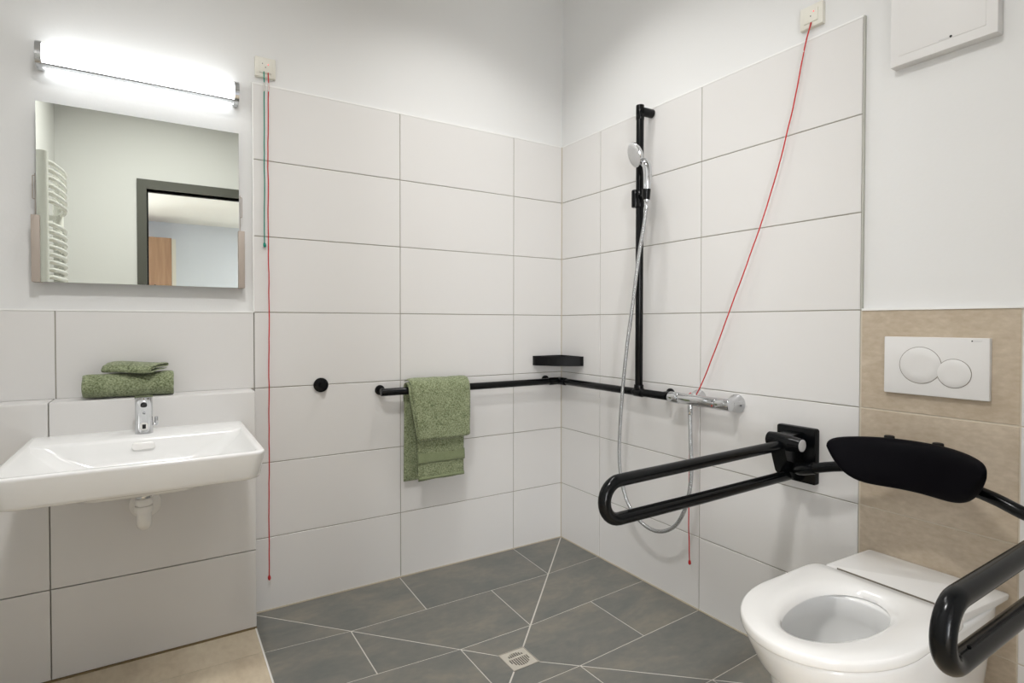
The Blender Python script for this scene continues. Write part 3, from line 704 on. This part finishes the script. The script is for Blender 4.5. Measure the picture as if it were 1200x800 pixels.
text('GEBERIT', .0052, Vector((-.0113, -1.8055, 1.1035)), rot, M['silver'], fp)
obj('logo_square', B(-.0115, -.0110, -1.8043, -1.8013, 1.1035, 1.1070), M['black_ink'], fp, False)

# ---------------------------------------------------------------- fold-down support rails
def fold_rail(label, yc, side):
    t = thing('fold_down_support_rail', label, 'support rail', (0, yc, .62), 'black fold-down rails beside the toilet')
    bm = bmesh.new(); soft_plate(bm, yc - .066, yc + .072, .6215, .806, 0, .020, .008, .005, onW1); obj('wall_plate', bm, M['black'], t)
    # body bracket
    bm = bmesh.new()
    prof = [(-.018, .79), (-.100, .785), (-.122, .770), (-.122, .735), (-.095, .665), (-.070, .640), (-.018, .632)]
    loft(bm, [[Vector((x, yc + s * .026 + .002, z)) for x, z in prof] for s in (-1, -.9, .9, 1)])
    obj('bracket', bm, M['black'], t, True, 30)
    bm = bmesh.new(); hx, hz = -.100, .763
    tube(bm, [(hx, yc + .050, hz + .004), (hx, yc + .046, hz + .004), (hx, yc + .02, hz + .004), (hx, yc - .030, hz), (hx, yc - .034, hz)], [.018, .024, .0260, .0260, .023], 28)
    tube(bm, [(hx, yc - .030, hz), (hx, yc - .066, hz)], [.025, .0215], 28)
    obj('hinge', bm, M['black'], t)
    bm = bmesh.new(); tube(bm, [(hx, yc - .064, hz), (hx, yc - .0685, hz), (hx, yc - .0695, hz)], [.0190, .0190, .0175], 28); obj('hinge_cap', bm, M['silver'], t)
    zt_, zb_ = .7455, .6455
    x1 = -.868
    pts = [(-.10, yc, .7525)]
    n = 16; c = (x1 + .050, (zt_ + zb_) / 2 - .002); R = (zt_ - zb_) / 2
    path = [Vector((-.085, yc, .7575)), Vector((-.12, yc, .7550)), Vector((-.16, yc, .7525))]
    for i in range(n + 1):
        a = math.pi / 2 + math.pi * i / n; path.append(Vector((c[0] + R * math.cos(a), yc, c[1] + R * math.sin(a))))
    path += [Vector((-.50, yc, .6445)), Vector((-.05, yc, .6500))]
    # densify the straight runs
    bm = bmesh.new(); tube(bm, path, .0168, 24); obj('tube_loop', bm, M['black'], t)
    bm = bmesh.new(); tube(bm, [(c[0] + .03, yc - side * .0045, .6628 - .003), (-.10, yc - side * .0045, .6675 - .003)], .0032, 8); obj('cover_strip', bm, M['black_matt'], t)
    return t
fold_rail('black fold-down support rail left of the toilet, near the mixer', -1.3285, 1)
fold_rail('black fold-down support rail right of the toilet, cut by the frame', -2.060, 1)

# backrest pad
bk = thing('toilet_backrest', 'curved black padded backrest on a bar above the toilet', 'backrest', (-.10, -1.70, .74))
pts = bend([(-.045, -1.335, .671), (-.112, -1.40, .690), (-.100, -1.52, .727), (-.085, -1.70, .745), (-.108, -1.87, .733), (-.122, -1.96, .700), (-.045, -2.055, .671)], .05, 8)
bm = bmesh.new(); tube(bm, pts, .0155, 20); obj('bar', bm, M['black'], bk)
bm = bmesh.new(); tube(bm, [(-.075, -1.365, .679), (-.105, -1.400, .6895), (-.106, -1.44, .702)], .0185, 20); obj('bar_sleeve', bm, M['black'], bk)
bm = bmesh.new()
n = 40; rings = []
for i in range(n + 1):
    t = -1 + 2 * i / n; tt = math.sin(t * math.pi / 2)   # denser at the ends
    y = -1.716 - tt * .181
    xcen = -.118 - .100 * abs(tt) ** 2.0
    e = max(.0, 1 - abs(tt) ** 2.6) ** .5
    ht = .064 * (.06 + .94 * max(0, 1 - abs(tt) ** 4) ** .55); hb = .069 * (.02 + .98 * max(0, 1 - abs(tt) ** 6.5)); tk = .027 * (.14 + .86 * e)
    # drop the centre a little at the ends
    zc = .772
    sl = Vector((-1, .0, 0)); ring = []
    ang = math.atan(2 * .100 * tt / .181 * .8)  # bend of the pad
    nx_, ny_ = math.cos(ang), math.sin(ang)
    for k in range(28):
        a = 2 * math.pi * k / 28; ca, sa = math.cos(a), math.sin(a)
        u = tk * math.copysign(abs(ca) ** .75, ca); v = (ht if sa > 0 else hb) * math.copysign(abs(sa) ** .62, sa) + (.030 * abs(tt) ** 5)
        # upper edge leans back towards the wall
        ring.append(Vector((xcen + u * nx_ + v * .10, y + u * ny_ * -1, zc + v)))
    rings.append(ring)
loft(bm, rings); obj('pad', bm, M['pad'], bk, True, 80)
for yy in (-1.640, -1.757):
    bm = bmesh.new(); cyl(bm, (-.085, yy, .80), (-.085, yy, .836), .013, .003); tube(bm, [(-.090, yy, .745), (-.088, yy, .81)], .017, 16); obj('clamp', bm, M['black_matt'], bk)

# ---------------------------------------------------------------- toilet
to = thing('wall_hung_toilet', 'white wall-hung toilet with open seat against the tan tiles', 'toilet', (0, -1.717, .10))
TYc = -1.712
def se(cx, af, ab, b, z, nf=2.05, nb=8, n=72, dy=0, nfb=None):
    out = []
    for i in range(n):
        a = 2 * math.pi * (i + .5) / n; c, s = math.cos(a), math.sin(a)
        nn = nb if c > 0 else nf; ab_ = ab if c > 0 else af
        # x along the toilet axis (towards the wall is +)
        e = 2 / nn
        # blend the exponent on the y side too so the outline stays continuous at the sides
        xx = ab_ * math.copysign(abs(c) ** e, c); yy = b * math.copysign(abs(s) ** e, s)
        out.append(Vector((cx + xx, TYc + yy, z)))
    return out
cx = -.500
outer = [se(-.16, .03, .13, .06, .085), se(-.18, .14, .178, .105, .088), se(-.22, .20, .2195, .125, .11), se(-.28, .25, .2795, .138, .20), se(-.36, .265, .3595, .152, .30),
         se(-.45, .245, .4495, .166, .38), se(cx, .222, .4995, .171, .43), se(cx, .230, .4995, .173, .448), se(cx, .229, .4995, .1725, .456), se(cx, .222, .495, .167, .459),
         se(-.485, .198, .140, .108, .459, 2.2, 2.4), se(-.485, .192, .134, .102, .452, 2.2, 2.4), se(-.485, .200, .150, .112, .40, 2.2, 2.4), se(-.49, .185, .120, .105, .33, 2.2, 2.4),
         se(-.52, .145, .075, .085, .26, 2.2, 2.2), se(-.54, .105, .065, .065, .205, 2, 2), se(-.54, .07, .05, .045, .17, 2, 2), se(-.54, .03, .03, .025, .16, 2, 2)]
bm = bmesh.new(); loft(bm, outer); obj('bowl', bm, M['ceramic'], to, True, 60)
bm = bmesh.new(); loft(bm, [se(-.54, .102, .063, .063, .2045, 2, 2), se(-.54, .102, .063, .063, .2055, 2, 2)]); obj('water', bm, M['water'], to)
bm = bmesh.new(); loft(bm, [[Vector((x, TYc - .006 + y * (1 + .05 * x / .26), z + d * (-x) / .26)) for x, y in rrect(x0, x1, -w_, w_, rr_, 6)] for x0, x1, w_, z, rr_, d in ((-.264, .0, .166, .452, .01, 0), (-.264, .0, .168, .462, .01, .014), (-.2625, -.001, .1665, .4645, .01, .0155), (-.259, -.004, .163, .4655, .01, .0160))])
obj('hinge_deck', bm, M['seat'], to)
def blend(A, Bq, t, z): return [Vector((a.x + (b.x - a.x) * t, a.y + (b.y - a.y) * t, z)) for a, b in zip(A, Bq)]
O = se(cx, .245, .232, .1785, 0, 2.0, 14); I = se(-.475, .188, .138, .087, 0, 2.0, 2.1)
O2 = se(cx, .238, .230, .1715, 0, 2.0, 14)
seat = [blend(O2, I, 0, .4595), blend(O2, O, .8, .461), blend(O, I, 0, .465), blend(O, I, .003, .476), blend(O, I, .018, .4815), blend(O, I, .055, .4840), blend(O, I, .45, .4845), blend(O, I, .70, .483), blend(O, I, .86, .4785), blend(O, I, .95, .471), blend(O, I, 1, .462),
        blend(O, I, .97, .4595), blend(O2, I, 0, .4595)]
bm = bmesh.new(); loft(bm, seat, False, False); bmesh.ops.remove_doubles(bm, verts=bm.verts, dist=1e-6); obj('seat_ring', bm, M['seat'], to, True, 70)
bm = bmesh.new(); loft(bm, [[Vector((x, TYc + y, z)) for x, y in rrect(-.2662, -.2642, -.110, .118, .0008, 3)] for z in (.470, .4852)]); obj('seat_gap', bm, M['groove'], to, False)

# ---------------------------------------------------------------- things seen in the mirror
ra = thing('towel_radiator', 'white curved towel radiator on the left wall, in the mirror', 'radiator', (-2.36, -1.5, .25))
RX, RY0, RY1, RZ = -2.297, -1.135, -1.635, 1.975
for yy in (RY0, RY1):
    bm = bmesh.new(); cyl(bm, (RX, yy, .25), (RX, yy, RZ), .0235, .003); obj('header', bm, M['radiator'], ra)
zs = [RZ - .045 - .037 * i for i in range(6)]; z_ = zs[-1] - .112
zs += [z_ - .037 * i for i in range(13)]; z_ = zs[-1] - .12; zs += [z_ - .037 * i for i in range(13)]
for z in zs:
    if z < .3: continue
    pp = [(RX + .012 + .040 * math.sin(math.pi * i / 12) ** .8 if 0 < i < 12 else RX, RY0 + (RY1 - RY0) * i / 12, z) for i in range(13)]
    obj('bar', T(pp, .0115, 10), M['radiator'], ra)
for yy in (RY0 - .06, RY1 + .06):
    for z in (.5, 1.72):
        obj('wall_bracket', B(XL + .001, RX, yy - .012, yy + .012, z - .012, z + .012), M['radiator'], ra, False)
# hall beyond the door
HY = -6.0
bm = bmesh.new(); box(bm, -3.6, 1.2, HY - .1, HY, -.1, 2.6); hw = struct('wall_hall', bm, M['hallwall'])
bm = bmesh.new(); box(bm, -3.7, -3.6, HY - .1, YF - .12, -.1, 2.6); box(bm, 1.2, 1.3, HY - .1, YF - .12, -.1, 2.6); struct('wall_hall_side', bm, M['hallwall'])
struct('ceiling_hall', B(-3.7, 1.3, HY - .1, YF - .12, 2.42, 2.5), M['ceil'])
struct('floor_hall', B(-3.7, 1.3, HY - .1, YF - .3, -.1, -.0), M['beige_floor'])
wd = thing('wardrobe', 'tall brown wooden wardrobe beyond the doorway, seen in the mirror', 'wardrobe', (-2.1, HY + .3, 0))
obj('carcass', B(-2.58, -1.70, HY + .01, HY + .52, 0.0, 2.16), M['wood'], wd, False)
for xa, xb in ((-2.578, -2.151), (-2.149, -1.702)):
    q = obj('door', B(xa, xb, HY + .522, HY + .54, .05, 2.155, bev=.001), M['wood'], wd, False)
obj('side_panel', B(-1.698, -1.655, HY + .01, HY + .5, 0, 2.15), M['cream_pl'], wd, False)
obj('handle', B(-1.875, -1.862, HY + .54, HY + .57, 1.45, 1.60), M['black_matt'], wd, False)

# added ceiling lamps, all out of view, that brighten the room
for i, (x, y, wt, spr) in enumerate(CEIL_FILL_W):
    t = thing('added_ceiling_lamp', ('added round white ceiling lamp over the shower corner, out of view', 'added round white ceiling lamp in the middle of the room, out of view', 'added round white ceiling lamp near the doorway, out of view')[i], 'lamp', (x, y, ZC))
    bm = bmesh.new(); cyl(bm, (x, y, ZC), (x, y, ZC - .03), .16, .006, 40); obj('housing', bm, M['white_pl'], t)
    bm = bmesh.new(); cyl(bm, (x, y, ZC - .0302), (x, y, ZC - .036), .14, .003, 40); obj('diffuser', bm, emis('added_lamp_glow', (1, .98, .95), wt * .15), t)
    L = bpy.data.lights.new('ceiling_fill_light', 'AREA'); L.shape = 'DISK'; L.size = .26; L.energy = wt; L.color = (1, .99, .975); L.spread = math.radians(spr)
    lo = bpy.data.objects.new('light', L); COL.objects.link(lo); lo.location = (0, 0, -.045); lo.parent = t
L = bpy.data.lights.new('hall_fill_light', 'AREA'); L.size = .8; L.energy = HALL_FILL_W; L.color = (.95, .97, 1)
t = thing('added_hall_lamp', 'added square ceiling lamp in the hall outside the door, out of view', 'lamp', (.5, -4.3, 2.42))  # hall lamp added out of view for extra brightness
obj('panel', B(.1, .9, -4.7, -3.9, 2.395, 2.42), M['white_pl'], t, False)
lo = bpy.data.objects.new('light', L); COL.objects.link(lo); lo.location = (0, 0, -.035); lo.parent = t

# invented window at the far hall end, unseen, sends fill light through the door
HX0, HX1, HZ0, HZ1 = -3.5, -2.68, .15, 2.25
bm = bmesh.new()
for (a, b, c, d) in ((HX0 - .06, HX0, HZ0 - .06, HZ1 + .06), (HX1, HX1 + .06, HZ0 - .06, HZ1 + .06), (HX0, HX1, HZ0 - .06, HZ0), (HX0, HX1, HZ1, HZ1 + .06), (-3.11, -3.07, HZ0, HZ1)):
    box(bm, a, b, HY, HY + .05, c, d)
wn = struct('added_window_1', bm, M['white_pl'])
obj('pane', B(HX0, HX1, HY + .012, HY + .018, HZ0, HZ1), emis('added_window_glow', (.93, .97, 1), 2.5), wn, False)
L = bpy.data.lights.new('added_window_fill', 'AREA'); L.shape = 'RECTANGLE'; L.size = HX1 - HX0; L.size_y = HZ1 - HZ0; L.energy = ADDED_WINDOW_W; L.color = (.96, .98, 1)
lo = bpy.data.objects.new('light', L); COL.objects.link(lo); lo.parent = wn
lo.location = ((HX0 + HX1) / 2, HY + .06, (HZ0 + HZ1) / 2); lo.rotation_euler = (math.radians(90), 0, 0)
